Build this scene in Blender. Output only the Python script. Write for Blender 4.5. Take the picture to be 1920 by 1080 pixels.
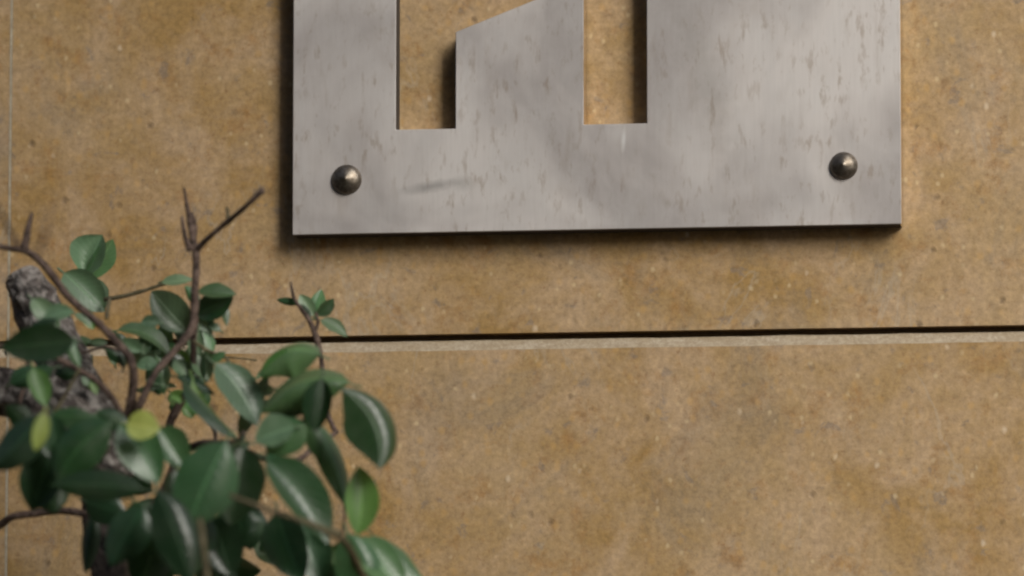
import bpy, bmesh, math, random
from mathutils import Vector, Matrix, noise

random.seed(7)
PI = math.pi
for o in list(bpy.data.objects):
    bpy.data.objects.remove(o, do_unlink=True)
sc = bpy.context.scene
COL = sc.collection

# ------------------------------------------------------------------ camera
FPX, PITCH, YAW, ROLL, DIST = 12500.0, 0.12653, 0.13843, 0.00068, 5.4675
H = 2.20                                   # height above the pavement of the point the lens aims at
fwd = Vector((-math.sin(YAW) * math.cos(PITCH), math.cos(YAW) * math.cos(PITCH), math.sin(PITCH)))
right = Vector((math.cos(YAW), math.sin(YAW), 0))
up = right.cross(fwd)
right, up = right * math.cos(ROLL) + up * math.sin(ROLL), up * math.cos(ROLL) - right * math.sin(ROLL)
CAM = Vector((0, 0, H)) - fwd * (DIST / fwd.y)
cd = bpy.data.cameras.new('camera')
cam = bpy.data.objects.new('camera', cd)
COL.objects.link(cam)
cam.matrix_world = Matrix(((right.x, up.x, -fwd.x, CAM.x), (right.y, up.y, -fwd.y, CAM.y),
                           (right.z, up.z, -fwd.z, CAM.z), (0, 0, 0, 1)))
cd.sensor_width = 36
cd.lens = FPX * 36 / 1920
cd.clip_start = 0.05
cd.clip_end = 500
cd.dof.use_dof = True
cd.dof.focus_distance = 5.53
cd.dof.aperture_fstop = 3.4
sc.camera = cam

# ------------------------------------------------------------------ light
SUN_DIR = Vector((0.58, -1.0, 0.66)).normalized()      # towards the light
el = math.asin(SUN_DIR.z)
az = math.atan2(SUN_DIR.x, SUN_DIR.y)
w = bpy.data.worlds.new("World")
sc.world = w
w.use_nodes = True
nt = w.node_tree
bg = nt.nodes['Background']
sky = nt.nodes.new('ShaderNodeTexSky')
sky.sky_type = 'NISHITA'
sky.sun_disc = False
sky.sun_elevation = el
sky.sun_rotation = az
sky.dust_density = 3.0
sky.air_density = 1.0
sky.ozone_density = 1.0
nt.links.new(sky.outputs[0], bg.inputs[0])
bg.inputs[1].default_value = 0.07
sd = bpy.data.lights.new('sun', 'SUN')
sd.energy = 4.7
sd.angle = math.radians(34)
sd.color = (1.0, 0.965, 0.90)
sun = bpy.data.objects.new('sun', sd)
COL.objects.link(sun)
sun.rotation_euler = SUN_DIR.to_track_quat('Z', 'Y').to_euler()
sun.location = SUN_DIR * 20
sc.view_settings.view_transform = 'Standard'
sc.view_settings.look = 'None'
sc.view_settings.gamma = 1
sc.view_settings.use_curve_mapping = False
sc.view_settings.exposure = 0.20
sc.cycles.filter_width = 2.2


def at(px, py, Y):
    """point of the plane y = Y seen at this spot of the photograph"""
    d = fwd + right * ((px - 960) / FPX) + up * ((540 - py) / FPX)
    return CAM + d * ((Y - CAM.y) / d.y)


# ------------------------------------------------------------------ helpers
def tag(o, label=None, cat=None, group=None, kind=None):
    if label: o['label'] = label
    if cat: o['category'] = cat
    if group: o['group'] = group
    if kind: o['kind'] = kind
    return o


def obj(name, bm, m, parent=None, smooth=False, loc=None):
    me = bpy.data.meshes.new(name)
    bm.normal_update()
    bm.to_mesh(me)
    bm.free()
    if smooth:
        for p in me.polygons: p.use_smooth = True
    if m: me.materials.append(m)
    o = bpy.data.objects.new(name, me)
    COL.objects.link(o)
    if parent: o.parent = parent
    if loc: o.location = loc
    return o


def empty(name, loc=(0, 0, 0)):
    o = bpy.data.objects.new(name, None)
    COL.objects.link(o)
    o.location = loc
    o.empty_display_size = 0.05
    return o


class NT:
    def __init__(self, name):
        self.m = bpy.data.materials.new(name)
        self.m.use_nodes = True
        self.t = self.m.node_tree
        self.b = self.t.nodes['Principled BSDF']
        self.out = self.t.nodes['Material Output']

    def n(self, typ, **kw):
        nd = self.t.nodes.new(typ)
        for k, v in kw.items():
            if k.startswith('i_'):
                key = k[2:]
                key = int(key) if key.isdigit() else key.replace('_', ' ')
                if hasattr(v, 'bl_rna') or isinstance(v, bpy.types.NodeSocket):
                    self.t.links.new(v, nd.inputs[key])
                else:
                    nd.inputs[key].default_value = v
            else:
                setattr(nd, k, v)
        return nd

    def l(self, a, b): self.t.links.new(a, b)

    def noise(self, vec, scale, detail=4, rough=0.55, dist=0.0):
        nd = self.n('ShaderNodeTexNoise', i_Scale=scale, i_Detail=detail, i_Roughness=rough, i_Distortion=dist)
        self.l(vec, nd.inputs['Vector'])
        return nd.outputs[0]

    def ramp(self, fac, stops, interp='LINEAR'):
        nd = self.n('ShaderNodeValToRGB')
        nd.color_ramp.interpolation = interp
        e = nd.color_ramp.elements
        while len(e) < len(stops): e.new(0.5)
        for k, (p, c) in enumerate(stops):
            e[k].position = p
            e[k].color = (c, c, c, 1) if isinstance(c, (int, float)) else (*c, 1)
        self.l(fac, nd.inputs[0])
        return nd.outputs[0]

    def mix(self, f, a, b, mode='MIX'):
        nd = self.n('ShaderNodeMix', data_type='RGBA', blend_type=mode)
        for s, v in ((nd.inputs[0], f), (nd.inputs[6], a), (nd.inputs[7], b)):
            if isinstance(v, bpy.types.NodeSocket): self.l(v, s)
            elif isinstance(v, (int, float)): s.default_value = v
            else: s.default_value = (*v, 1)
        return nd.outputs[2]

    def math(self, op, a, b=0.0, clamp=False):
        nd = self.n('ShaderNodeMath', operation=op, use_clamp=clamp)
        for s, v in ((nd.inputs[0], a), (nd.inputs[1], b)):
            if isinstance(v, bpy.types.NodeSocket): self.l(v, s)
            else: s.default_value = v
        return nd.outputs[0]

    def mapping(self, vec, loc=(0, 0, 0), rot=(0, 0, 0), scale=(1, 1, 1)):
        nd = self.n('ShaderNodeMapping')
        self.l(vec, nd.inputs[0])
        nd.inputs[1].default_value = loc
        nd.inputs[2].default_value = rot
        nd.inputs[3].default_value = scale
        return nd.outputs[0]

    def vadd(self, a, b):
        nd = self.n('ShaderNodeVectorMath', operation='ADD')
        for s, v in ((nd.inputs[0], a), (nd.inputs[1], b)):
            if isinstance(v, bpy.types.NodeSocket): self.l(v, s)
            else: s.default_value = v
        return nd.outputs[0]

    def bump(self, h, strength, dist, normal=None):
        nd = self.n('ShaderNodeBump', i_Strength=strength, i_Distance=dist)
        self.l(h, nd.inputs['Height'])
        if normal: self.l(normal, nd.inputs['Normal'])
        return nd.outputs[0]

    def set(self, **kw):
        for k, v in kw.items():
            s = self.b.inputs[k.replace('_', ' ')]
            if isinstance(v, bpy.types.NodeSocket): self.l(v, s)
            elif isinstance(v, tuple) and len(v) == 3 and s.type == 'RGBA': s.default_value = (*v, 1)
            else: s.default_value = v


# ------------------------------------------------------------------ materials
def stone_mat():
    k = NT('ochre_limestone')
    geo = k.n('ShaderNodeNewGeometry').outputs['Position']
    rnd = k.n('ShaderNodeObjectInfo').outputs['Random']
    off = k.n('ShaderNodeCombineXYZ', i_0=k.math('MULTIPLY', rnd, 13.0), i_1=0.0, i_2=k.math('MULTIPLY', rnd, 29.0)).outputs[0]
    P = k.vadd(geo, off)
    ochre, tan, grey, rust = (0.310, 0.194, 0.070), (0.374, 0.258, 0.130), (0.250, 0.200, 0.143), (0.285, 0.145, 0.042)
    big = k.ramp(k.noise(P, 4.6, 6, 0.62, 0.5), [(0.42, 0), (0.60, 1)])
    c = k.mix(big, ochre, tan)
    med = k.ramp(k.noise(k.vadd(P, (5, 2, 1)), 15, 6, 0.66, 0.4), [(0.40, 0), (0.64, 1)])
    c = k.mix(k.math('MULTIPLY', med, 0.85), c, (0.425, 0.302, 0.185))
    # orange tint in patches
    r1 = k.ramp(k.noise(k.vadd(P, (1, 7, 3)), 30, 5, 0.7, 0.2), [(0.54, 0), (0.70, 1)])
    c = k.mix(k.math('MULTIPLY', r1, 0.7), c, rust)
    # grey violet clouds
    g1 = k.ramp(k.noise(k.vadd(P, (9, 4, 8)), 7, 7, 0.70, 0.8), [(0.52, 0), (0.66, 1)])
    c = k.mix(k.math('MULTIPLY', g1, 0.6), c, grey)
    g2 = k.ramp(k.noise(k.vadd(P, (3, 14, 2)), 48, 4, 0.6, 0.4), [(0.61, 0), (0.68, 1)])
    c = k.mix(k.math('MULTIPLY', g2, 0.55), c, (0.20, 0.165, 0.135))
    # grain
    fine = k.noise(P, 250, 3, 0.65)
    mid = k.noise(k.vadd(P, (2, 2, 5)), 120, 3, 0.65)
    val = k.math('ADD', k.math('MULTIPLY', k.math('SUBTRACT', fine, 0.5), 0.75), k.math('MULTIPLY', k.math('SUBTRACT', mid, 0.5), 0.85))
    gain = k.math('ADD', val, 1.0)
    hs = k.n('ShaderNodeHueSaturation', i_Saturation=1.0, i_Fac=1.0)
    k.l(c, hs.inputs['Color']); k.l(gain, hs.inputs['Value'])
    c = hs.outputs[0]
    # rust coloured grains
    rg = k.ramp(k.noise(k.vadd(P, (6, 1, 4)), 140, 3, 0.6), [(0.60, 0), (0.72, 1)])
    c = k.mix(k.math('MULTIPLY', rg, 0.40), c, (0.19, 0.085, 0.028))
    # pale shell fragments and dark pits: sparse voronoi cells, slightly stretched
    def specks(loc, rot, scale, stretch, r0, r1, dens):
        q = k.mapping(P, loc, rot, stretch)
        wq = k.vadd(q, k.n('ShaderNodeVectorMath', operation='SCALE', i_0=k.n('ShaderNodeTexNoise', i_Scale=260.0, i_Vector=q).outputs[1], i_Scale=0.0022).outputs[0])
        v = k.n('ShaderNodeTexVoronoi', i_Scale=scale)
        k.l(wq, v.inputs['Vector'])
        sep = k.n('ShaderNodeSeparateColor')
        k.l(v.outputs['Color'], sep.inputs[0])
        on = k.ramp(sep.outputs[0], [(1 - dens, 0), (min(1, 1 - dens + 0.03), 1)])
        body = k.ramp(v.outputs['Distance'], [(r0, 1), (r1, 0)])
        return k.math('MULTIPLY', on, body)
    ws = specks((0, 0, 0), (0, 0.6, 0), 150, (1.0, 1.0, 0.8), 0.12, 0.36, 0.11)
    c = k.mix(k.math('MULTIPLY', ws, 0.52), c, (0.60, 0.47, 0.28))
    ws2 = specks((3, 1, 2), (0, -0.5, 0), 60, (1.0, 1.0, 0.75), 0.05, 0.17, 0.12)
    c = k.mix(k.math('MULTIPLY', ws2, 0.65), c, (0.62, 0.50, 0.36))
    ys = specks((1, 6, 6), (0, 0.2, 0), 110, (1.0, 1.0, 0.85), 0.15, 0.42, 0.22)
    c = k.mix(k.math('MULTIPLY', ys, 0.40), c, (0.50, 0.30, 0.10))
    ds = specks((7, 3, 5), (0, 0.3, 0), 70, (1.0, 1.0, 0.9), 0.06, 0.26, 0.10)
    c = k.mix(k.math('MULTIPLY', ds, 0.55), c, (0.10, 0.065, 0.038))
    ds2 = specks((2, 8, 1), (0, 0.1, 0), 14, (1.0, 1.0, 0.8), 0.03, 0.085, 0.35)
    c = k.mix(k.math('MULTIPLY', ds2, 0.55), c, (0.085, 0.062, 0.048))
    # calcite veins: thin contour lines, only in places
    nv = k.noise(k.mapping(P, (4, 0, 9), (0, 0.5, 0), (1.6, 1, 0.7)), 4.5, 6, 0.62, 0.6)
    line = k.ramp(k.math('ABSOLUTE', k.math('SUBTRACT', nv, 0.5)), [(0.0, 1), (0.011, 0)])
    msk = k.ramp(k.noise(k.vadd(P, (12, 3, 3)), 5, 3), [(0.50, 0), (0.58, 1)])
    c = k.mix(k.math('MULTIPLY', k.math('MULTIPLY', line, msk), 0.26), c, (0.43, 0.40, 0.34))
    k.set(Base_Color=c, Roughness=0.62)
    k.b.inputs['Specular IOR Level'].default_value = 0.35
    hgt = k.math('ADD', k.math('MULTIPLY', fine, 0.5), k.math('SUBTRACT', k.math('MULTIPLY', mid, 0.5), k.math('ADD', k.math('MULTIPLY', ds, 1.3), k.math('MULTIPLY', ds2, 1.3))))
    k.set(Normal=k.bump(hgt, 0.35, 0.0012))
    return k.m


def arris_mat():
    """top arris of a slab, caught light put into its paler colour"""
    k = NT('pale_limestone_edge')
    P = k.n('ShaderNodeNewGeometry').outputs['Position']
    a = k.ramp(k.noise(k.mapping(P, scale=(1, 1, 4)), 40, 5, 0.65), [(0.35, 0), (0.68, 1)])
    c = k.mix(a, (0.365, 0.295, 0.20), (0.47, 0.405, 0.31))  # paler than the face: caught light put into the colour
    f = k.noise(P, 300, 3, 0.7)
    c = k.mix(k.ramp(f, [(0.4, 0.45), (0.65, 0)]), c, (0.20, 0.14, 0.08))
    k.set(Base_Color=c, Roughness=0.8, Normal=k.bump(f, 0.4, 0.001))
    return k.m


def mortar_mat(name, a, b):
    k = NT(name)
    P = k.n('ShaderNodeNewGeometry').outputs['Position']
    c = k.mix(k.ramp(k.noise(P, 70, 5, 0.7), [(0.35, 0), (0.65, 1)]), a, b)
    k.set(Base_Color=c, Roughness=0.9, Normal=k.bump(k.noise(P, 400, 3, 0.7), 0.5, 0.001))
    return k.m


def steel_mat():
    k = NT('weathered_steel')
    P = k.n('ShaderNodeNewGeometry').outputs['Position']
    big = k.noise(P, 6, 4, 0.6, 0.4)
    c = k.mix(k.ramp(big, [(0.40, 0), (0.60, 1)]), (0.455, 0.424, 0.414), (0.645, 0.612, 0.592))
    cl = k.ramp(k.noise(k.mapping(P, (3, 1, 2), scale=(1, 1, 0.6)), 38, 5, 0.65, 0.4), [(0.40, 0), (0.70, 1)])
    c = k.mix(k.math('MULTIPLY', cl, 0.34), c, (0.64, 0.63, 0.62))
    # long faint brushing
    br = k.noise(k.mapping(P, scale=(1, 1, 0.06)), 420, 2, 0.6)
    c = k.mix(k.ramp(br, [(0.35, 0.07), (0.60, 0)]), c, (0.30, 0.275, 0.25))
    # runny brown drips
    for (loc, scl, st, lo, hi, amt) in (((2, 5, 1), 120, 0.34, 0.57, 0.69, 0.44), ((8, 2, 6), 75, 0.26, 0.58, 0.74, 0.22), ((5, 5, 9), 200, 0.42, 0.60, 0.72, 0.32), ((1, 9, 4), 30, 0.5, 0.56, 0.74, 0.14)):
        s = k.ramp(k.noise(k.mapping(P, loc, scale=(1, 1, st)), scl, 3, 0.6, 0.1), [(lo, 0), (hi, 1)])
        zone = k.ramp(k.noise(k.vadd(P, loc), 12, 2), [(0.36, 0.15), (0.58, 1)])
        c = k.mix(k.math('MULTIPLY', k.math('MULTIPLY', s, zone), amt), c, (0.27, 0.195, 0.13))
    # one rubbed dark streak, one pale scratch under the right slot, one dull smear: marks with places of their own
    def mark(px, py, lx, lz, ang, wob):
        q = at(px, py, -0.024)
        d = k.n('ShaderNodeVectorMath', operation='ADD', i_1=(-q.x, 0.0, -q.z)); k.l(P, d.inputs[0])
        r = k.n('ShaderNodeVectorRotate', rotation_type='Y_AXIS', i_Angle=ang); k.l(d.outputs[0], r.inputs[0])
        s = k.mapping(r.outputs[0], scale=(1 / lx, 0, 1 / lz))
        s = k.vadd(s, k.n('ShaderNodeVectorMath', operation='SCALE', i_0=k.n('ShaderNodeTexNoise', i_Scale=90.0, i_Vector=P).outputs[1], i_Scale=wob).outputs[0])
        s = k.vadd(s, (-wob / 2,) * 3)
        s = k.mapping(s, scale=(1, 0, 1))
        ln = k.n('ShaderNodeVectorMath', operation='LENGTH'); k.l(s, ln.inputs[0])
        return k.ramp(ln.outputs['Value'], [(0.15, 1), (1.0, 0)])
    c = k.mix(k.math('MULTIPLY', mark(808, 350, 0.030, 0.0062, 0.16, 0.8), 0.5), c, (0.16, 0.155, 0.15))
    c = k.mix(k.math('MULTIPLY', mark(868, 345, 0.012, 0.008, -0.2, 0.9), 0.3), c, (0.22, 0.21, 0.19))
    c = k.mix(k.math('MULTIPLY', mark(1169, 262, 0.0026, 0.013, -0.09, 0.4), 0.5), c, (0.85, 0.86, 0.86))
    c = k.mix(k.math('MULTIPLY', mark(1325, 150, 0.022, 0.10, 0.28, 1.1), 0.30), c, (0.30, 0.28, 0.26))
    rg = k.ramp(big, [(0.3, 0.46), (0.7, 0.58)])
    k.set(Base_Color=c, Metallic=0.48, Roughness=rg, Normal=k.bump(k.noise(k.mapping(P, scale=(1, 1, 0.5)), 70, 3, 0.6), 0.08, 0.001))
    return k.m


def cut_edge_mat():
    k = NT('milled_steel_edge')
    P = k.n('ShaderNodeNewGeometry').outputs['Position']
    n1 = k.noise(k.mapping(P, scale=(1, 1, 1)), 60, 4, 0.6)
    c = k.mix(k.ramp(n1, [(0.4, 0), (0.65, 1)]), (0.62, 0.55, 0.47), (0.78, 0.72, 0.64))
    k.set(Base_Color=c, Metallic=1.0, Roughness=0.24)
    return k.m


def iron_mat():
    k = NT('dark_iron')
    P = k.n('ShaderNodeNewGeometry').outputs['Position']
    c = k.mix(k.ramp(k.noise(P, 300, 3, 0.6), [(0.4, 0), (0.65, 1)]), (0.13, 0.108, 0.085), (0.21, 0.185, 0.155))
    k.set(Base_Color=c, Metallic=0.9, Roughness=0.42, Normal=k.bump(k.noise(P, 110, 2, 0.5), 0.30, 0.0016))
    return k.m


def leaf_mat(name, dark, light, under, rough=0.35):
    k = NT(name)
    uv = k.n('ShaderNodeUVMap').outputs[0]
    sep = k.n('ShaderNodeSeparateXYZ'); k.l(uv, sep.inputs[0])
    u, v = sep.outputs[0], sep.outputs[1]
    P = k.n('ShaderNodeNewGeometry')
    oi = k.n('ShaderNodeObjectInfo').outputs['Random']
    a = k.ramp(k.noise(P.outputs['Position'], 60, 4, 0.6), [(0.3, 0), (0.7, 1)])
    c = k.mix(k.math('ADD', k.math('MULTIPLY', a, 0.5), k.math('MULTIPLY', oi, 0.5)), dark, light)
    au = k.math('ABSOLUTE', k.math('SUBTRACT', u, 0.5))
    rib = k.ramp(au, [(0.0, 1), (0.035, 0)])
    # side veins, slanting forward
    ph = k.math('SUBTRACT', k.math('MULTIPLY', v, 9.0), k.math('MULTIPLY', au, 5.0))
    vn = k.ramp(k.math('ABSOLUTE', k.math('SUBTRACT', k.math('FRACT', ph), 0.5)), [(0.0, 1), (0.09, 0)])
    vein = k.math('MAXIMUM', rib, k.math('MULTIPLY', vn, 0.35))
    c = k.mix(k.math('MULTIPLY', vein, 0.55), c, tuple(min(1, x * 2.6 + 0.02) for x in light))
    # a few blemishes
    bl = k.ramp(k.noise(k.vadd(P.outputs['Position'], (4, 4, 4)), 210, 2), [(0.70, 0), (0.76, 1)])
    c = k.mix(k.math('MULTIPLY', bl, 0.5), c, (0.10, 0.07, 0.03))
    dust = k.ramp(k.noise(k.vadd(P.outputs['Position'], (8, 1, 3)), 35, 5, 0.7), [(0.45, 0), (0.75, 1)])
    c = k.mix(k.math('MULTIPLY', dust, 0.22), c, (0.16, 0.17, 0.14))
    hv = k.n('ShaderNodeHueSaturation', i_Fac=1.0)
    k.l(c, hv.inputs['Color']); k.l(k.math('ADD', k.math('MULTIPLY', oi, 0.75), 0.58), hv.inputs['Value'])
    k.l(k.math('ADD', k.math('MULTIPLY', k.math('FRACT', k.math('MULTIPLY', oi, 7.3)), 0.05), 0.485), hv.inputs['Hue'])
    c = hv.outputs[0]
    c2 = k.mix(P.outputs['Backfacing'], c, under)
    rr = k.mix(P.outputs['Backfacing'], (rough,) * 3, (0.6,) * 3)
    bmp = k.bump(k.math('ADD', k.math('MULTIPLY', vein, -1.4), k.math('MULTIPLY', k.noise(P.outputs['Position'], 120, 3), 0.8)), 0.25, 0.0012)
    k.set(Base_Color=c2, Roughness=rr, Normal=bmp)
    k.b.inputs['Specular IOR Level'].default_value = 0.75
    tr = k.n('ShaderNodeBsdfTranslucent')
    k.l(k.mix(0.5, c2, tuple(x * 2 for x in light)), tr.inputs[0])
    ms = k.n('ShaderNodeMixShader', i_0=0.22)
    k.l(k.b.outputs[0], ms.inputs[1]); k.l(tr.outputs[0], ms.inputs[2])
    k.l(ms.outputs[0], k.out.inputs[0])
    return k.m


def bark_mat(name, a, b, dark, scale=90, bump=0.8):
    k = NT(name)
    P = k.n('ShaderNodeNewGeometry').outputs['Position']
    n1 = k.noise(P, scale, 5, 0.7, 0.6)
    c = k.mix(k.ramp(n1, [(0.42, 0), (0.60, 1)]), a, b)
    cr = k.ramp(k.noise(k.vadd(P, (3, 3, 3)), scale * 0.7, 4, 0.65, 0.8), [(0.40, 1), (0.50, 0)])
    c = k.mix(k.math('MULTIPLY', cr, 0.85), c, dark)
    k.set(Base_Color=c, Roughness=0.85, Normal=k.bump(k.math('SUBTRACT', n1, k.math('MULTIPLY', cr, 0.8)), bump, 0.004))
    return k.m


def plain(name, c, rough, metal=0.0):
    k = NT(name)
    P = k.n('ShaderNodeNewGeometry').outputs['Position']
    k.set(Base_Color=k.mix(k.ramp(k.noise(P, 3, 4), [(0.35, 0), (0.65, 1)]), tuple(x * 0.8 for x in c), c), Roughness=rough, Metallic=metal)
    return k.m


M = dict(
    facade=plain('dark_brick_facade', (0.075, 0.05, 0.038), 0.9), frame=plain('window_paint', (0.12, 0.11, 0.10), 0.5), glass=plain('dark_window_glass', (0.02, 0.022, 0.025), 0.08),
    stone=stone_mat(), arris=arris_mat(),
    joint=mortar_mat('pale_mortar', (0.29, 0.245, 0.175), (0.42, 0.37, 0.28)),
    backing=mortar_mat('dark_mortar_bed', (0.12, 0.085, 0.05), (0.18, 0.13, 0.08)),
    steel=steel_mat(), cutedge=cut_edge_mat(), darkedge=plain('near_black_edge', (0.045, 0.034, 0.027), 0.9), iron=iron_mat(),  # near-black edge: underside shade put into the colour; darkens left slot's face too
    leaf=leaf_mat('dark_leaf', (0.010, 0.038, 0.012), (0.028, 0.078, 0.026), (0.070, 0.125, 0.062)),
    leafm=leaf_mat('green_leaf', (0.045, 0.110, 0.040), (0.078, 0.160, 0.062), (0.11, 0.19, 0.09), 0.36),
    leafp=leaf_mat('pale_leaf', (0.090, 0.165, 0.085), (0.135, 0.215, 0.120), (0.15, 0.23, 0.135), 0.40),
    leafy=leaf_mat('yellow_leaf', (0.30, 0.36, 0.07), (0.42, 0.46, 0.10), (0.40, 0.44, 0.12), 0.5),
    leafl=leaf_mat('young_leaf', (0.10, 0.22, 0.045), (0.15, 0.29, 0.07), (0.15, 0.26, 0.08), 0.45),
    bark=bark_mat('grey_bark', (0.065, 0.052, 0.047), (0.29, 0.268, 0.25), (0.018, 0.014, 0.012), 90),
    darkbark=bark_mat('dark_stem_bark', (0.030, 0.022, 0.018), (0.075, 0.058, 0.050), (0.012, 0.009, 0.008), 80),
    twig=bark_mat('brown_twig_bark', (0.075, 0.048, 0.036), (0.150, 0.105, 0.085), (0.03, 0.018, 0.014), 160, 0.5),
    olive=bark_mat('olive_twig_bark', (0.085, 0.075, 0.035), (0.15, 0.13, 0.075), (0.05, 0.035, 0.02), 160, 0.4),
)

# ------------------------------------------------------------------ pavement and wall
bm = bmesh.new()
bmesh.ops.create_grid(bm, x_segments=4, y_segments=4, size=150)
pv = obj('pavement', bm, mortar_mat('grey_paving', (0.05, 0.047, 0.042), (0.085, 0.08, 0.072)))
pv['kind'] = 'structure'

JX, JZ = -0.42855, H - 0.03829 - 0.0020
SW, SH, GAPX, GAPZ = 1.25, 0.60, 0.0023, 0.0050
wall = empty('stone_wall', (0, 0, 0))
tag(wall, 'ochre limestone slab wall with a dark horizontal joint behind the steel sign', 'wall')


def slab_mesh():
    """front face, pale top arris; origin at its lower left front corner"""
    W, Hh, D, c = SW - GAPX, SH - GAPZ, 0.06, 0.0090
    prof = [(0, 0.0006), (0.0006, 0), (0, 0)]  # unused marker, the section is written out below
    sec = [(-0.0, 0.0), (-0.0, Hh - c), (0.0060, Hh), (D, Hh), (D, 0.0)]
    b = bmesh.new()
    n = 120
    rings = []
    for i in range(n + 1):
        x = W * i / n
        ring = []
        for j, (y, z) in enumerate(sec):
            jit = 0.0005 * noise.fractal(Vector((x * 28, j * 3.1, 2)), 1.0, 2.0, 4)
            ring.append(b.verts.new((x, y, z + (jit if j in (1, 2) else 0))))
        rings.append(ring)
    for i in range(n):
        for j in range(5):
            a, b2, c2, d = rings[i][j], rings[i + 1][j], rings[i + 1][(j + 1) % 5], rings[i][(j + 1) % 5]
            f = b.faces.new((a, b2, c2, d))
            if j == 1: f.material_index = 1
    b.faces.new(rings[0]); b.faces.new(list(reversed(rings[-1])))
    bmesh.ops.recalc_face_normals(b, faces=b.faces)
    return b


base = obj('stone_slab', slab_mesh(), M['stone'], wall)
base.data.materials.append(M['arris'])
k = 0
nrow0 = -3
for r in range(-4, 4):
    for cc in range(-3, 4):
        o = base if k == 0 else base.copy()
        if k: COL.objects.link(o); o.parent = wall
        z = JZ + SH * r + GAPZ / 2
        if r == -4 and z < 0: z = z
        o.location = (JX + SW * cc + GAPX / 2, 0, z)
        k += 1
zlo, zhi = 0.0, JZ + SH * 4
# dark bed deep in the joints, and pale pointing almost flush in the upright ones
b = bmesh.new()
bmesh.ops.create_cube(b, size=1)
for v in b.verts:
    v.co = Vector((JX + SW * (v.co.x * 7 + 0.5), 0.030 + v.co.y * 0.03 + 0.001, 0.02 + (v.co.z + 0.5) * (zhi - 0.04)))
obj('mortar_bed', b, M['backing'], wall)
for cc in range(-2, 4):
    for r in range(-3, 4):
        b = bmesh.new()
        z0, z1 = JZ + SH * r + GAPZ / 2 + 0.0003, JZ + SH * (r + 1) - GAPZ / 2 - 0.0003
        n = 60
        vs = []
        for i in range(n + 1):
            z = z0 + (z1 - z0) * i / n
            x = JX + SW * cc
            e = 0.00016 * noise.noise(Vector((cc * 3, r, z * 90)))
            y = 0.0001 + 0.0004 * noise.noise(Vector((cc, r * 2, z * 60)))
            vs.append([b.verts.new((x - 0.00113, 0.03, z)), b.verts.new((x - 0.00113, y - 0.0005, z)), b.verts.new((x + 0.0009 + e, y - 0.0003, z)), b.verts.new((x + 0.0009 + e, 0.03, z))])
        for i in range(n):
            for j in range(3):
                b.faces.new((vs[i][j], vs[i][j + 1], vs[i + 1][j + 1], vs[i + 1][j]))
        bmesh.ops.recalc_face_normals(b, faces=b.faces)
        obj('mortar_joint', b, M['joint'], wall)

# unseen house, added: its corner cuts the light and darkens the bolt reflections
b = bmesh.new()
fx, fy, fh = 3.85, -6.6, 8.6
bmesh.ops.create_cube(b, size=1)
for v in b.verts:
    v.co = Vector((fx - 15 + v.co.x * 30, fy - 4 + v.co.y * 8, fh / 2 + v.co.z * fh))
ob = obj('added_opposite_building', b, M['facade'])
ob['kind'] = 'structure'
for (z0, z1, p) in ((fh, fh + 0.30, 0.15), (3.6, 3.8, 0.10)):
    b = bmesh.new()
    bmesh.ops.create_cube(b, size=1)
    for v in b.verts:
        v.co = Vector((fx - 15 + v.co.x * (30 + 2 * p), fy - 4 + v.co.y * (8 + 2 * p), (z0 + z1) / 2 + v.co.z * (z1 - z0)))
    obj('cornice', b, M['facade'], ob)
for fl in range(2):
    for c in range(9):
        x, z = fx - 1.6 - c * 2.9, 1.0 + fl * 3.1
        b = bmesh.new()
        for (x0, x1, z0, z1, y0, y1) in ((-.6, -.52, 0, 1.7, 0, .05), (.52, .6, 0, 1.7, 0, .05), (-.52, .52, 0, .08, 0, .05), (-.52, .52, 1.62, 1.7, 0, .05), (-.03, .03, .08, 1.62, 0, .04)):
            r = bmesh.ops.create_cube(b, size=1)['verts']
            for v in r: v.co = Vector((x + (x0 + x1) / 2 + v.co.x * (x1 - x0), fy + (y0 + y1) / 2 + v.co.y * (y1 - y0), z + (z0 + z1) / 2 + v.co.z * (z1 - z0)))
        wf = obj('window', b, M['frame'], ob)
        b = bmesh.new()
        r = bmesh.ops.create_cube(b, size=1)['verts']
        for v in r: v.co = Vector((x + v.co.x * 1.02, fy + 0.012 + v.co.y * 0.01, z + 0.85 + v.co.z * 1.52))
        obj('pane', b, M['glass'], wf)

# ------------------------------------------------------------------ steel sign
T = 0.024
XL, XR, XA, XB, XC, XD = -0.1821, 0.32782, -0.09488, -0.04441, 0.06339, 0.11644
ZB, ZC = H + 0.0447, H + 0.13189
p1, p2 = at(855, 60, -T), at(1003, 0, -T)
slope = (p2.z - p1.z) / (p2.x - p1.x)
zt = ZB + 0.56
zk = p1.z
zC1 = zk + slope * (XC - XB)
outer = [(XL, ZB), (XR, ZB), (XR, zt), (XL, zt)]
cut = [(XA, ZC), (XB, ZC), (XB, zk), (XC, zC1), (XC, ZC + 0.0012), (XD, ZC + 0.0012), (XD, zC1 + slope * (XD - XC) + 0.11), (XA, zk + 0.09)]
sign = empty('steel_sign', ((XL + XR) / 2, -T, ZB))
tag(sign, 'grey steel sign plate with cut out openings bolted to the stone wall', 'sign')
SO = Vector(sign.location)


def round_poly(pts, r, seg=3):
    out = []
    n = len(pts)
    for i in range(n):
        p = Vector(pts[i]); a = (Vector(pts[i - 1]) - p).normalized(); c = (Vector(pts[(i + 1) % n]) - p).normalized()
        s = p + a * r; e = p + c * r
        for k in range(seg + 1):
            t = k / seg
            out.append((s * (1 - t) ** 2 + p * 2 * t * (1 - t) + e * t * t)[:])
    return out


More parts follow.
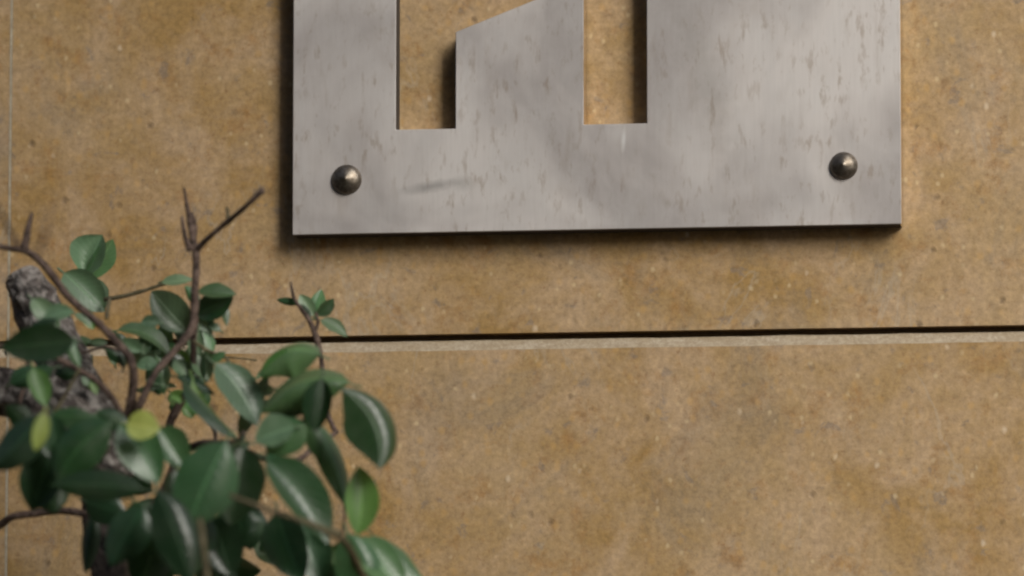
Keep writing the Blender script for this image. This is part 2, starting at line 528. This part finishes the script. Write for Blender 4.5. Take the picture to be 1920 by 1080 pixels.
def plate():
    b = bmesh.new()
    ro, rc = round_poly(outer, 0.0012), round_poly(cut, 0.0008)
    y0, ch, y1 = -T, 0.0006, -0.0025
    loops = []
    for pts, sgn in ((ro, 1), (rc, -1)):
        n = len(pts)
        cen = []
        # inset direction per vertex
        for i in range(n):
            p = Vector(pts[i]); a = (p - Vector(pts[i - 1])); c = (Vector(pts[(i + 1) % n]) - p)
            a = a.normalized() if a.length > 1e-9 else c.normalized()
            c = c.normalized() if c.length > 1e-9 else a
            nn = Vector((-(a.y + c.y), a.x + c.x)).normalized()
            cen.append(nn)
        area = sum(pts[i][0] * pts[(i + 1) % n][1] - pts[(i + 1) % n][0] * pts[i][1] for i in range(n))
        s = (1 if area > 0 else -1) * sgn
        front = [b.verts.new((pts[i][0] + cen[i].x * ch * s, y0, pts[i][1] + cen[i].y * ch * s)) for i in range(n)]
        mid = [b.verts.new((pts[i][0], y0 + ch, pts[i][1])) for i in range(n)]
        back = [b.verts.new((pts[i][0], y1, pts[i][1])) for i in range(n)]
        for r1, r2 in ((front, mid), (mid, back)):
            for i in range(n):
                f = b.faces.new((r1[i], r1[(i + 1) % n], r2[(i + 1) % n], r2[i]))
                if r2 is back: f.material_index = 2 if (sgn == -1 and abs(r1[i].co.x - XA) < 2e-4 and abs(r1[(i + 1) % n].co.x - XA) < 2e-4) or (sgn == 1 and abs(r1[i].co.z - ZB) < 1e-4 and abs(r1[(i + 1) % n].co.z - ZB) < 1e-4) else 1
        loops.append((front, back))
    for idx in (0, 1):
        edges = []
        for lp in loops:
            r = lp[idx]
            for i in range(len(r)):
                e = b.edges.get((r[i], r[(i + 1) % len(r)])) or b.edges.new((r[i], r[(i + 1) % len(r)]))
                edges.append(e)
        bmesh.ops.triangle_fill(b, edges=edges, use_beauty=True)
    bmesh.ops.recalc_face_normals(b, faces=b.faces)
    for v in b.verts: v.co -= SO
    return b


pl = obj('plate', plate(), M['steel'], sign)
pl.data.materials.append(M['cutedge'])
pl.data.materials.append(M['darkedge'])


def dome(R, hgt, seg=40, rings=14):
    b = bmesh.new()
    prev = None
    prof = [(R * 1.0, 0.0015), (R * 1.0, 0.0)]
    prof = [(R, 0.001), (R, 0.0)]
    for r, y in ((0.985, .10), (0.955, .22), (0.91, .33), (0.85, .43), (0.77, .52), (0.66, .61), (0.52, .71), (0.38, .80), (0.25, .88), (0.14, .945), (0.06, .985), (0, 1)):
        prof.append((R * r, -hgt * y))
    for (r, y) in prof:
        if r < 1e-6:
            tip = b.verts.new((0, y, 0))
            for i in range(seg): b.faces.new((prev[i], prev[(i + 1) % seg], tip))
            break
        ring = [b.verts.new((r * math.cos(2 * PI * i / seg), y, r * math.sin(2 * PI * i / seg))) for i in range(seg)]
        if prev:
            for i in range(seg): b.faces.new((prev[i], prev[(i + 1) % seg], ring[(i + 1) % seg], ring[i]))
        prev = ring
    bmesh.ops.recalc_face_normals(b, faces=b.faces)
    return b


d1 = obj('bolt', dome(0.0128, 0.0092), M['iron'], sign, smooth=True)
d1.location = at(650, 337, -T) - SO
d1.location.y = 0
d2 = d1.copy(); COL.objects.link(d2); d2.parent = sign
d2.location = at(1582, 311, -T) - SO
d2.location.y = 0
d2.scale = (0.92, 1, 0.92)
d2.rotation_euler = (0, 1.1, 0)

# ------------------------------------------------------------------ shrub
root = at(195, 1080, -0.34)
shrub = empty('shrub', (root.x - 0.02, -0.34, 0.0))
tag(shrub, 'glossy green leaved shrub with pruned grey trunk growing in front of the stone wall', 'shrub')
SB = Vector(shrub.location)
PX = DIST / FPX                       # metres per pixel near the wall


def tube(pts, rad, seg=8, rough=0.0, freq=60, caps=True):
    b = bmesh.new()
    # catmull-rom resample
    P = [Vector(p) for p in pts]
    if len(P) > 2:
        Q, Rr = [], []
        for i in range(len(P) - 1):
            p0, p1, p2, p3 = P[max(i - 1, 0)], P[i], P[i + 1], P[min(i + 2, len(P) - 1)]
            for s in range(5):
                t = s / 5
                Q.append(0.5 * ((2 * p1) + (p2 - p0) * t + (2 * p0 - 5 * p1 + 4 * p2 - p3) * t * t + (3 * p1 - p0 - 3 * p2 + p3) * t ** 3))
                Rr.append(rad[i] * (1 - t) + rad[i + 1] * t)
        Q.append(P[-1]); Rr.append(rad[-1])
    else:
        Q = [P[0].lerp(P[1], i / 6) for i in range(7)]
        Rr = [rad[0] * (1 - i / 6) + rad[1] * i / 6 for i in range(7)]
    up0 = Vector((0.2, 1, 0.1))
    rings = []
    for i, q in enumerate(Q):
        t = (Q[min(i + 1, len(Q) - 1)] - Q[max(i - 1, 0)]).normalized()
        s = t.cross(up0).normalized(); u = s.cross(t).normalized()
        up0 = u
        ring = []
        for k in range(seg):
            a = 2 * PI * k / seg
            d = s * math.cos(a) + u * math.sin(a)
            r = Rr[i]
            if rough:
                r *= 1 + rough * noise.fractal(((q + d * r) * freq), 1.0, 2.0, 3)
            ring.append(b.verts.new(q + d * r - SB))
        rings.append(ring)
    for i in range(len(rings) - 1):
        for k in range(seg):
            b.faces.new((rings[i][k], rings[i][(k + 1) % seg], rings[i + 1][(k + 1) % seg], rings[i + 1][k]))
    if caps:
        b.faces.new(list(reversed(rings[0]))); b.faces.new(rings[-1])
    bmesh.ops.recalc_face_normals(b, faces=b.faces)
    return b


def twig(name, pts, w, Y, mat='twig', rough=0.22, freq=110, seg=7):
    """pts in photograph pixels, w = full widths in pixels, Y depth (a number or one per point)"""
    ys = Y if isinstance(Y, (list, tuple)) else [Y] * len(pts)
    ws = w if isinstance(w, (list, tuple)) else [w] * len(pts)
    P = [at(p[0], p[1], y) for p, y in zip(pts, ys)]
    return obj(name, tube(P, [x * PX / 2 for x in ws], seg, rough, freq), M[mat], shrub, smooth=True)


# trunk: rises from the pavement, leans to the upper left, sawn off; second sawn limb to the left
tp = [Vector((SB.x, -0.34, 0.0)), Vector((SB.x + 0.03, -0.35, 0.6)), Vector((SB.x - 0.01, -0.34, 1.2)), at(205, 1180, -0.34), at(196, 1060, -0.33), at(188, 960, -0.32), at(200, 890, -0.31)]
up_pts = [at(216, 900, -0.305), at(205, 850, -0.305), at(160, 770, -0.30), at(112, 665, -0.28), at(62, 560, -0.27), at(40, 520, -0.265)]
trunk = obj('trunk', tube(tp, [0.030, 0.027, 0.024, 0.016, 0.0125, 0.013, 0.020], 20, 0.30, 55), M['darkbark'], shrub, smooth=False)
obj('limb', tube(up_pts, [0.014, 0.020, 0.022, 0.021, 0.0185, 0.0150], 24, 0.24, 85), M['bark'], shrub, smooth=False)
limb = obj('limb', tube([at(200, 860, -0.32), at(130, 790, -0.315), at(50, 745, -0.31), at(-60, 715, -0.31), at(-190, 640, -0.32)], [0.018, 0.020, 0.020, 0.017, 0.013], 24, 0.24, 85), M['bark'], shrub, smooth=False)

twig('branch', [(236, 830), (238, 790), (249, 735), (247, 680), (222, 645), (180, 602), (128, 556), (88, 503), (52, 472), (20, 466), (-40, 452)], [20, 19, 18, 16, 15, 14, 14, 14, 13, 11, 9], [-.31, -.33, -.34, -.35, -.35, -.35, -.35, -.34, -.34, -.35, -.36])
twig('spur', [(46, 468), (52, 432), (60, 398)], [17, 13, 5], -.37)
twig('spur', [(40, 470), (20, 435), (-4, 385)], [12, 8, 5], -.75)
twig('spur', [(70, 480), (84, 440), (96, 385)], [9, 6, 3], -.85)
twig('branch', [(362, 700), (362, 650), (364, 600), (365, 545), (368, 490), (360, 440), (352, 395), (345, 352)], [11, 13, 16, 15, 14, 13, 9, 4], [-.30, -.31, -.32, -.32, -.32, -.32, -.32, -.32])
twig('spur', [(357, 470), (346, 440), (341, 405)], [12, 10, 5], -.33)
twig('spur', [(363, 455), (366, 425), (360, 398)], [9, 9, 4], -.31)
twig('branch', [(368, 468), (392, 445), (425, 417), (460, 388), (493, 356)], [12, 10, 10, 10, 12], [-.32, -.33, -.34, -.36, -.37])
twig('spur', [(426, 422), (427, 403), (425, 388)], [9, 7, 5], -.34, 'olive')
twig('branch', [(366, 600), (350, 632), (318, 668), (288, 705), (262, 760), (240, 800)], [15, 15, 14, 14, 14, 14], [-.32, -.33, -.34, -.35, -.35, -.33])
twig('branch', [(195, 562), (245, 552), (310, 532)], [8, 8, 6], -.24, 'olive')
twig('branch', [(200, 596), (202, 578), (206, 558)], [8, 8, 7], [-.33, -.29, -.24], 'olive')
twig('branch', [(545, 528), (553, 562), (578, 598), (594, 636), (604, 685), (606, 740), (616, 780), (630, 812)], [4, 6, 9, 11, 9, 9, 10, 10], [-.24, -.24, -.24, -.24, -.24, -.25, -.26, -.27])
twig('spur', [(590, 622), (596, 605), (592, 585)], [8, 6, 4], -.24)
twig('branch', [(630, 812), (590, 838), (560, 862), (525, 868), (470, 850), (440, 832)], [8, 10, 11, 12, 13, 14], [-.27, -.28, -.29, -.31, -.34, -.36])
twig('branch', [(382, 690), (356, 728), (332, 768), (318, 800), (330, 850), (300, 930), (230, 1000)], [12, 14, 16, 15, 15, 16, 20], [-.28, -.28, -.28, -.28, -.29, -.31, -.33])
twig('branch', [(378, 768), (386, 786), (400, 802), (404, 818), (402, 830)], [7, 7, 8, 8, 8], -.25)
twig('branch', [(330, 850), (380, 832), (440, 832), (458, 812)], [14, 16, 16, 12], [-.29, -.34, -.36, -.37])
twig('branch', [(430, 928), (470, 944), (520, 962), (570, 978), (615, 998), (652, 1022), (690, 1100)], [7, 8, 10, 11, 12, 12, 13], [-.56, -.56, -.56, -.55, -.54, -.50, -.42], 'olive')
twig('branch', [(374, 970), (380, 1020), (388, 1090), (392, 1200)], [10, 12, 13, 15], -.58, 'olive')
twig('branch', [(-30, 998), (0, 984), (26, 968), (75, 962), (130, 958), (185, 972)], [15, 15, 14, 14, 14, 17], [-.30, -.30, -.31, -.31, -.32, -.33])
twig('branch', [(645, 940), (646, 968), (640, 1004)], [4, 4, 5], -.36)
twig('branch', [(640, 1000), (616, 992), (600, 985)], [9, 10, 8], -.40, 'olive')
twig('branch', [(62, 668), (95, 668), (140, 690), (182, 716), (214, 752), (238, 800)], [8, 10, 11, 12, 12, 13], [-.38, -.38, -.37, -.36, -.35, -.33])
twig('branch', [(52, 672), (52, 700), (36, 760), (42, 800)], [9, 9, 8, 8], -.36)
twig('branch', [(-30, 650), (6, 648), (40, 640)], [10, 9, 6], -.40)
twig('branch', [(150, 690), (120, 745), (95, 782), (80, 800)], [6, 7, 8, 8], -.40, 'olive')
twig('branch', [(110, 640), (148, 662), (200, 650), (242, 672)], [5, 6, 6, 6], [-.32, -.32, -.33, -.34])
twig('branch', [(438, 700), (425, 672), (395, 660), (362, 640)], [6, 6, 7, 7], [-.30, -.30, -.31, -.32], 'olive')
twig('branch', [(410, 668), (450, 672), (482, 676)], [3, 3, 3], -.22, 'olive')


def leaf_bm(Pb, Pt, width, N, bend=0.0, arch=0.0, fold=0.25, curl=0.0, shape=0.85, wav=0.0, stalk=True, nu=4, nv=12):
    """curved ovate blade between base and tip; N = where its upper face looks"""
    b = bmesh.new()
    uvl = b.loops.layers.uv.new('UVMap')
    ax = Pt - Pb
    L = ax.length
    tdir = ax.normalized()
    N = (N - tdir * N.dot(tdir)).normalized()
    B = tdir.cross(N)
    C = (Pb + Pt) / 2 + B * bend * L + N * arch * L
    rows = []
    sd = random.random() * 50
    side = random.uniform(-1, 1)
    if fold < 0: side = -abs(side)
    for i in range(nv + 1):
        t = i / nv
        q = Pb * (1 - t) ** 2 + C * 2 * t * (1 - t) + Pt * t * t
        tg = ((C - Pb) * (1 - t) + (Pt - C) * t).normalized()
        n2 = (N - tg * N.dot(tg)).normalized()
        b2 = tg.cross(n2)
        # ovate outline with a drawn out tip
        hw = width / 2 * (math.sin(PI * min(1, t ** shape)) ** 0.68) * (1 if t < 0.80 else 1 - 0.2 * (t - 0.80) / 0.20)
        hw *= 1 + 0.05 * noise.noise(Vector((sd, t * 5, 0)))
        if i == nv: hw = 0.0
        if i == 0: hw = width * 0.02
        tw = curl * (t - 0.4)
        bb = b2 * math.cos(tw) + n2 * math.sin(tw)
        nn = n2 * math.cos(tw) - b2 * math.sin(tw)
        row = []
        for j in range(-nu, nu + 1):
            u = j / nu
            uc = u - side * 0.35 * (1 - u * u)
            h = fold * abs(uc) ** 1.8 * hw + wav * hw * math.sin(t * 14 + u * 2 + sd) * abs(u)
            row.append((b.verts.new(q + bb * u * hw * math.cos(fold * abs(u) * 0.6) + nn * h - SB), (0.5 + u / 2, t)))
        rows.append(row)
    for i in range(nv):
        for j in range(2 * nu):
            q4 = (rows[i][j], rows[i][j + 1], rows[i + 1][j + 1], rows[i + 1][j])
            f = b.faces.new([v for v, _ in q4])
            for lp, (_, uv) in zip(f.loops, q4): lp[uvl].uv = uv
    if stalk:
        p0 = Pb - (C - Pb).normalized() * min(0.010, L * 0.16) - N * 0.002
        r = 0.0009
        d = (Pb - p0).normalized(); s = d.cross(N).normalized(); u2 = s.cross(d)
        r1 = [b.verts.new(p0 + s * r * math.cos(a) + u2 * r * math.sin(a) - SB) for a in (0, PI / 2, PI, 3 * PI / 2)]
        r2 = [b.verts.new(Pb + tdir * L * .03 + s * r * math.cos(a) + u2 * r * math.sin(a) - SB) for a in (0, PI / 2, PI, 3 * PI / 2)]
        for i in range(4):
            f = b.faces.new((r1[i], r1[(i + 1) % 4], r2[(i + 1) % 4], r2[i]))
            for lp in f.loops: lp[uvl].uv = (0.5, 0.1)
    bmesh.ops.remove_doubles(b, verts=b.verts, dist=1e-6)
    # all faces look the way of N
    b.normal_update()
    s = sum((f.normal.dot(N) * f.calc_area() for f in b.faces))
    if s < 0:
        bmesh.ops.reverse_faces(b, faces=b.faces)
    return b


MATN = {'d': 'leaf', 'm': 'leafm', 'p': 'leafp', 'y': 'leafy', 'l': 'leafl'}
LEAF_OBJS = []


def leaf(b, t, w, n, Y=-.35, Yt=None, m='d', bend=0, arch=0.08, fold=0.3, curl=0, shape=.85, wav=0.03, label=None, vee=None):
    Yt = Y if Yt is None else Yt
    Pb, Pt = at(b[0], b[1], Y), at(t[0], t[1], Yt)
    if vee is False or (m in 'dm' and vee is None and random.random() < 0.6): fold = -fold * 0.85
    N = right * n[0] + up * n[1] - fwd * n[2]
    bm_ = leaf_bm(Pb, Pt, w * PX * (0.90 if m == 'd' else 1.0), N, bend, arch, fold, curl, shape, wav)
    o = obj('leaf', bm_, M[MATN[m]], shrub, smooth=True)
    if label: o['label'] = label
    LEAF_OBJS.append(o)
    return o


# the n triple: right, up, towards the lens
# upper left pair
leaf((160, 520), (192, 440), 84, (-.25, .35, .9), -.22, m='p', fold=.75, shape=1.15, arch=.02, curl=.2)
leaf((162, 525), (212, 448), 56, (.7, -.2, .7), -.215, m='m', fold=.2, shape=1.1)
leaf((120, 512), (196, 585), 70, (-.2, .5, .85), -.23, m='p', fold=.4, shape=.9)
leaf((160, 520), (192, 586), 66, (.5, -.35, .8), -.225, m='m', fold=.3, shape=.8)
leaf((82, 596), (140, 584), 40, (0, .6, .8), -.38, m='p')
leaf((140, 588), (172, 612), 18, (.2, .6, .7), -.32, m='p')
leaf((158, 580), (176, 618), 26, (.2, -.3, .9), -.31, m='l')
leaf((140, 640), (2, 652), 76, (-.1, .12, .99), -.47, m='d', fold=.25, arch=.05)
leaf((50, 622), (110, 600), 30, (-.1, .3, .9), -.45, m='d')
leaf((126, 636), (142, 652), 22, (.2, .6, .8), -.45, m='p')
leaf((48, 622), (24, 528), 56, (-.8, -.3, .5), -.25, m='d')
leaf((60, 560), (112, 618), 40, (-.1, .5, .85), -.36, m='p')
leaf((18, 720), (74, 690), 40, (.1, .3, .9), -.40, m='m')
leaf((100, 690), (20, 722), 40, (-.3, .2, .9), -.40, m='d')
leaf((60, 800), (10, 760), 46, (-.2, .1, .9), -.44, m='d')
leaf((240, 800), (180, 770), 40, (0, .3, .9), -.42, m='d')
# centre left group
leaf((304, 528), (362, 524), 30, (0, .7, .7), -.25, m='p', bend=.15)
leaf((352, 622), (284, 545), 66, (-.3, .5, .8), -.27, m='p', fold=.35, arch=.05)
leaf((345, 640), (318, 560), 44, (.6, -.2, .7), -.26, m='d', fold=.2)
leaf((222, 618), (318, 668), 44, (.2, .75, .6), -.29, m='m', bend=-.22, arch=.2)
leaf((262, 630), (300, 655), 40, (.3, -.3, .85), -.285, m='d', bend=-.1)
leaf((292, 630), (262, 692), 56, (-.2, .3, .9), -.27, m='p', fold=.3)
leaf((292, 668), (308, 740), 46, (.1, .35, .9), -.29, m='m', fold=.6, curl=.5)
leaf((276, 690), (300, 742), 34, (-.5, .2, .8), -.295, m='d')
leaf((318, 655), (354, 700), 40, (.2, -.2, .9), -.27, m='l', fold=.2)
leaf((300, 650), (345, 676), 40, (-.1, -.4, .9), -.26, m='m')
leaf((326, 676), (362, 716), 34, (.1, .5, .8), -.30, m='p')
leaf((372, 545), (444, 552), 40, (.1, .7, .7), -.29, m='m', bend=.1)
leaf((368, 590), (438, 556), 56, (.2, .1, .95), -.285, m='d', fold=.5)
leaf((372, 570), (398, 625), 40, (-.4, .4, .8), -.28, m='p', fold=.4)
leaf((412, 560), (425, 612), 22, (.6, -.2, .7), -.275, m='m')
leaf((378, 612), (398, 664), 36, (.5, 0, .8), -.28, m='m')
leaf((372, 618), (368, 680), 34, (-.3, .4, .8), -.285, m='p')
leaf((372, 664), (392, 714), 42, (-.1, .35, .9), -.30, m='p', fold=.7)
leaf((382, 664), (386, 720), 26, (.7, 0, .7), -.30, m='d')
leaf((320, 735), (345, 765), 36, (0, .5, .8), -.26, m='l')
leaf((346, 760), (362, 784), 26, (.1, .4, .9), -.25, m='l')
leaf((390, 735), (372, 765), 30, (.1, .2, .9), -.26, m='d')
leaf((330, 706), (404, 742), 26, (.2, .5, .8), -.34, m='d')
# small sprig in front of the joint
leaf((562, 568), (518, 562), 17, (0, -.2, .95), -.235, m='d', arch=.1)
leaf((588, 592), (562, 552), 28, (-.1, .3, .9), -.235, m='p')
leaf((582, 596), (562, 570), 18, (.3, -.5, .8), -.24, m='d')
leaf((594, 592), (603, 542), 34, (.5, -.1, .8), -.23, m='m', fold=.4)
leaf((596, 592), (626, 560), 30, (.6, .2, .7), -.235, m='d')
leaf((602, 600), (650, 630), 30, (.1, .6, .75), -.24, m='p', bend=-.05)
leaf((626, 615), (654, 632), 12, (.2, -.3, .8), -.235, m='d')
# pale arching leaves right of centre
leaf((600, 664), (486, 706), 100, (-.15, .66, .72), -.36, m='m', bend=.42, arch=.22, fold=.9, vee=False)
leaf((550, 662), (492, 712), 38, (-.1, -.4, .9), -.355, m='l', bend=.2)
leaf((655, 716), (490, 776), 100, (-.15, .60, .78), -.40, m='m', bend=.30, arch=.26, fold=.9, vee=False)
leaf((620, 712), (500, 800), 64, (-.1, -.25, .95), -.385, m='d', bend=.10)
leaf((642, 728), (712, 880), 118, (.35, .25, .9), -.43, m='d', bend=-.32, arch=.12, fold=.75, shape=1.0, vee=False, label='broad drooping leaf with a bright sheen')
leaf((604, 712), (590, 812), 66, (-.05, .15, .95), -.41, m='d', fold=.85, arch=.06, vee=True)
leaf((552, 800), (478, 826), 70, (-.3, .5, .85), -.42, m='p', fold=.3, arch=.05)
leaf((572, 790), (498, 850), 66, (.1, .35, .9), -.415, m='m', fold=.4)
leaf((582, 785), (648, 950), 52, (.45, .2, .85), -.38, m='m', bend=-.10, arch=.05, fold=.4)
leaf((570, 780), (608, 870), 34, (-.2, .5, .8), -.385, m='m')
leaf((670, 1002), (672, 874), 62, (.15, .12, .95), -.40, m='l', bend=.10, fold=.35, shape=.95, label='bright green upright leaf')
leaf((404, 682), (482, 800), 74, (.25, .55, .8), -.34, m='p', bend=-.08, arch=.1, fold=.25)
leaf((345, 712), (450, 826), 54, (.5, .62, .35), -.37, m='d', bend=.26, arch=.06, fold=.5)
leaf((360, 712), (446, 818), 20, (.3, .1, .9), -.365, m='l', bend=.27)
leaf((450, 820), (505, 700), 36, (-.3, .1, .9), -.33, m='p')
# the big glossy rosette
leaf((424, 828), (350, 992), 114, (.14, .34, .92), -.50, m='m', bend=.03, arch=.13, vee=False, fold=.4, shape=.95, label='largest dark glossy leaf with a pale blue sheen')
leaf((424, 838), (340, 890), 60, (-.3, .5, .7), -.47, m='d', bend=.2)
leaf((455, 838), (432, 985), 108, (.15, .25, .95), -.46, m='d', arch=.1, fold=.4)
leaf((470, 830), (412, 845), 44, (0, .8, .5), -.45, m='d')
leaf((500, 862), (614, 1020), 96, (.30, .38, .88), -.45, m='d', bend=-.10, arch=.10, fold=.4)
leaf((498, 852), (575, 885), 40, (.4, .6, .5), -.43, m='d')
leaf((520, 960), (568, 1090), 96, (-.2, -.35, .9), -.40, m='d', fold=.3)
leaf((560, 975), (605, 1095), 88, (.1, -.1, .95), -.39, m='d')
leaf((450, 950), (455, 1030), 90, (0, -.4, .9), -.38, m='d')
leaf((620, 1024), (645, 1066), 36, (.2, .2, .9), -.37, m='l')
leaf((700, 1004), (800, 1098), 60, (.35, .45, .8), -.38, m='m', bend=.14, arch=.1)
leaf((650, 1000), (690, 1130), 84, (-.2, .4, .9), -.42, m='m', fold=.5)
leaf((664, 1010), (760, 1110), 80, (.1, .68, .7), -.41, m='m', bend=.06)
leaf((600, 1100), (650, 1010), 50, (.1, .2, .9), -.36, m='d')
# lower left mass
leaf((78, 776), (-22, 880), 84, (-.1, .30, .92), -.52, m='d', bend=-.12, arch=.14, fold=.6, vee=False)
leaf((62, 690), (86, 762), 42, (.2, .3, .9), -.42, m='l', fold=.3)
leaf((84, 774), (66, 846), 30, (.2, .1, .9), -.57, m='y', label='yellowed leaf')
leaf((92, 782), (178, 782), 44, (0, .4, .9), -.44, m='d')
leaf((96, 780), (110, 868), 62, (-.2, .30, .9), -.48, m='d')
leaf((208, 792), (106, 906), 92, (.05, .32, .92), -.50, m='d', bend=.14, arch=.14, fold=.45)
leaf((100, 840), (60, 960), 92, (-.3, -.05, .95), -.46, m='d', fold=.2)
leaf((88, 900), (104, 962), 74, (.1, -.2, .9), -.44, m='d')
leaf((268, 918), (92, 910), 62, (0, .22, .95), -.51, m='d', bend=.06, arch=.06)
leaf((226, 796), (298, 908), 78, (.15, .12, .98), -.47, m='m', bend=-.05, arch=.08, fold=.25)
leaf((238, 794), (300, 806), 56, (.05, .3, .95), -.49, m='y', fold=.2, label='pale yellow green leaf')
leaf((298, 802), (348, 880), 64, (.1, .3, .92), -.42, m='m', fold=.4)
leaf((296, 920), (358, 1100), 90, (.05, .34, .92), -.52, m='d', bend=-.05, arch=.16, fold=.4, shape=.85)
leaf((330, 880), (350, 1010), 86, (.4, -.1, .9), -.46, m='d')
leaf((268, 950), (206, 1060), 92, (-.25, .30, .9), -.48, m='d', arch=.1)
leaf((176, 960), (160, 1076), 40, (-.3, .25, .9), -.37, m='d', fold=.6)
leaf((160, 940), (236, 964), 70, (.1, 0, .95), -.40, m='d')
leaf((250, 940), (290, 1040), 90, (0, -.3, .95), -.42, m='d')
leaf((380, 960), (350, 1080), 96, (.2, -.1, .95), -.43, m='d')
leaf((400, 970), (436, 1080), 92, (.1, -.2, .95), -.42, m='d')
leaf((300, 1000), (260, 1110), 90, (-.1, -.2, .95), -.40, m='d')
leaf((150, 700), (100, 700), 28, (0, .2, .95), -.34, m='d')
leaf((166, 724), (158, 700), 20, (.2, .3, .9), -.33, m='p')
leaf((206, 800), (170, 776), 26, (0, .3, .9), -.40, m='d')
leaf((128, 640), (150, 690), 22, (.3, .2, .9), -.36, m='m')
leaf((170, 716), (182, 740), 16, (.3, .3, .9), -.33, m='l')
leaf((352, 1010), (430, 1040), 70, (0, -.4, .9), -.37, m='d')
leaf((232, 690), (228, 650), 24, (.5, 0, .8), -.34, m='d')
leaf((480, 1010), (520, 1060), 40, (.3, .3, .8), -.25, m='m')
leaf((420, 1050), (390, 1120), 90, (0, -.1, 1), -.35, m='d')

drk = random.Random(5)
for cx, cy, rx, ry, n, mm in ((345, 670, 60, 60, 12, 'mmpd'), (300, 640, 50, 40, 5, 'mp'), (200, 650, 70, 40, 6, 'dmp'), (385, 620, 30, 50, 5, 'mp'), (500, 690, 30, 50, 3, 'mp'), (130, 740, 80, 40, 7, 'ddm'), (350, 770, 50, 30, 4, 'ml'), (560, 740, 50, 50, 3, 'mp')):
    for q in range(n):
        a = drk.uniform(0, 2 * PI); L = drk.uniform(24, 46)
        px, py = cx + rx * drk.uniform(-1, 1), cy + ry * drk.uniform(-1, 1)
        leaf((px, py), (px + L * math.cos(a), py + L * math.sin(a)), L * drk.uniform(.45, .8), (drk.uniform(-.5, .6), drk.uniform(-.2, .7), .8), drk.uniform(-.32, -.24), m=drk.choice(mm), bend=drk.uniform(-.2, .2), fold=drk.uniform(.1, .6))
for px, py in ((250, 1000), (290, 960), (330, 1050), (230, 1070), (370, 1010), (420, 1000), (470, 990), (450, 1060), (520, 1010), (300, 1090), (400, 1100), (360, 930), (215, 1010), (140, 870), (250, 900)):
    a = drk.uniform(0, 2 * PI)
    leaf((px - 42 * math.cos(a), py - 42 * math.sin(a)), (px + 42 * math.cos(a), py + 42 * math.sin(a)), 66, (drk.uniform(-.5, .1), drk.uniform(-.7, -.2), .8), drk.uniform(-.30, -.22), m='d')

# foliage that goes on below and to the left of the picture: copies of leaves already made
rnd = random.Random(11)
src = [o for o in LEAF_OBJS if o.data.materials[0] in (M['leaf'], M['leafm'])]
below = []
for (a, b_) in (((200, 1180), (420, 1300)), ((205, 1250), (-60, 1350)), ((210, 1400), (560, 1500)), ((392, 1200), (215, 1420)), ((690, 1100), (400, 1420)), ((-190, 640), (-330, 900)), ((-40, 452), (-300, 700)), ((-30, 998), (-260, 1060)), ((-30, 650), (-190, 640)), ((210, 1330), (480, 1120)), ((205, 1200), (20, 1150)), ((205, 1480), (-80, 1600)), ((420, 1300), (640, 1250))):
    Ym = rnd.uniform(-.44, -.26)
    mp = ((a[0] + b_[0]) / 2, (a[1] + b_[1]) / 2 - 20)
    twig('branch', [a, mp, b_], [16, 14, 7], [-.36, Ym, Ym + .03])
    for q in range(8):
        t = 0.15 + 0.85 * q / 7
        below.append((a[0] * (1 - t) ** 2 + 2 * mp[0] * t * (1 - t) + b_[0] * t * t, a[1] * (1 - t) ** 2 + 2 * mp[1] * t * (1 - t) + b_[1] * t * t, -.36 + (Ym + .36) * min(1, t * 1.6)))
for (px, py, Yq) in below:
    s = rnd.choice(src)
    if -150 < px < 860 and py < 1200: continue
    o = s.copy()
    COL.objects.link(o)
    o.parent = shrub
    if 'label' in o: del o['label']
    me = s.data
    n0 = 4                                    # the first ring of vertices is the foot of the blade
    foot = me.vertices[n0].co.copy()
    tgt = at(px, py, Yq) - SB
    rot = Matrix.Rotation(rnd.uniform(-2.2, 2.2), 4, 'Y') @ Matrix.Rotation(rnd.uniform(-.6, .6), 4, 'Z') @ Matrix.Rotation(rnd.uniform(-.5, .5), 4, 'X')
    o.matrix_local = Matrix.Translation(tgt) @ rot @ Matrix.Translation(-foot)
print('leaves', len(LEAF_OBJS))
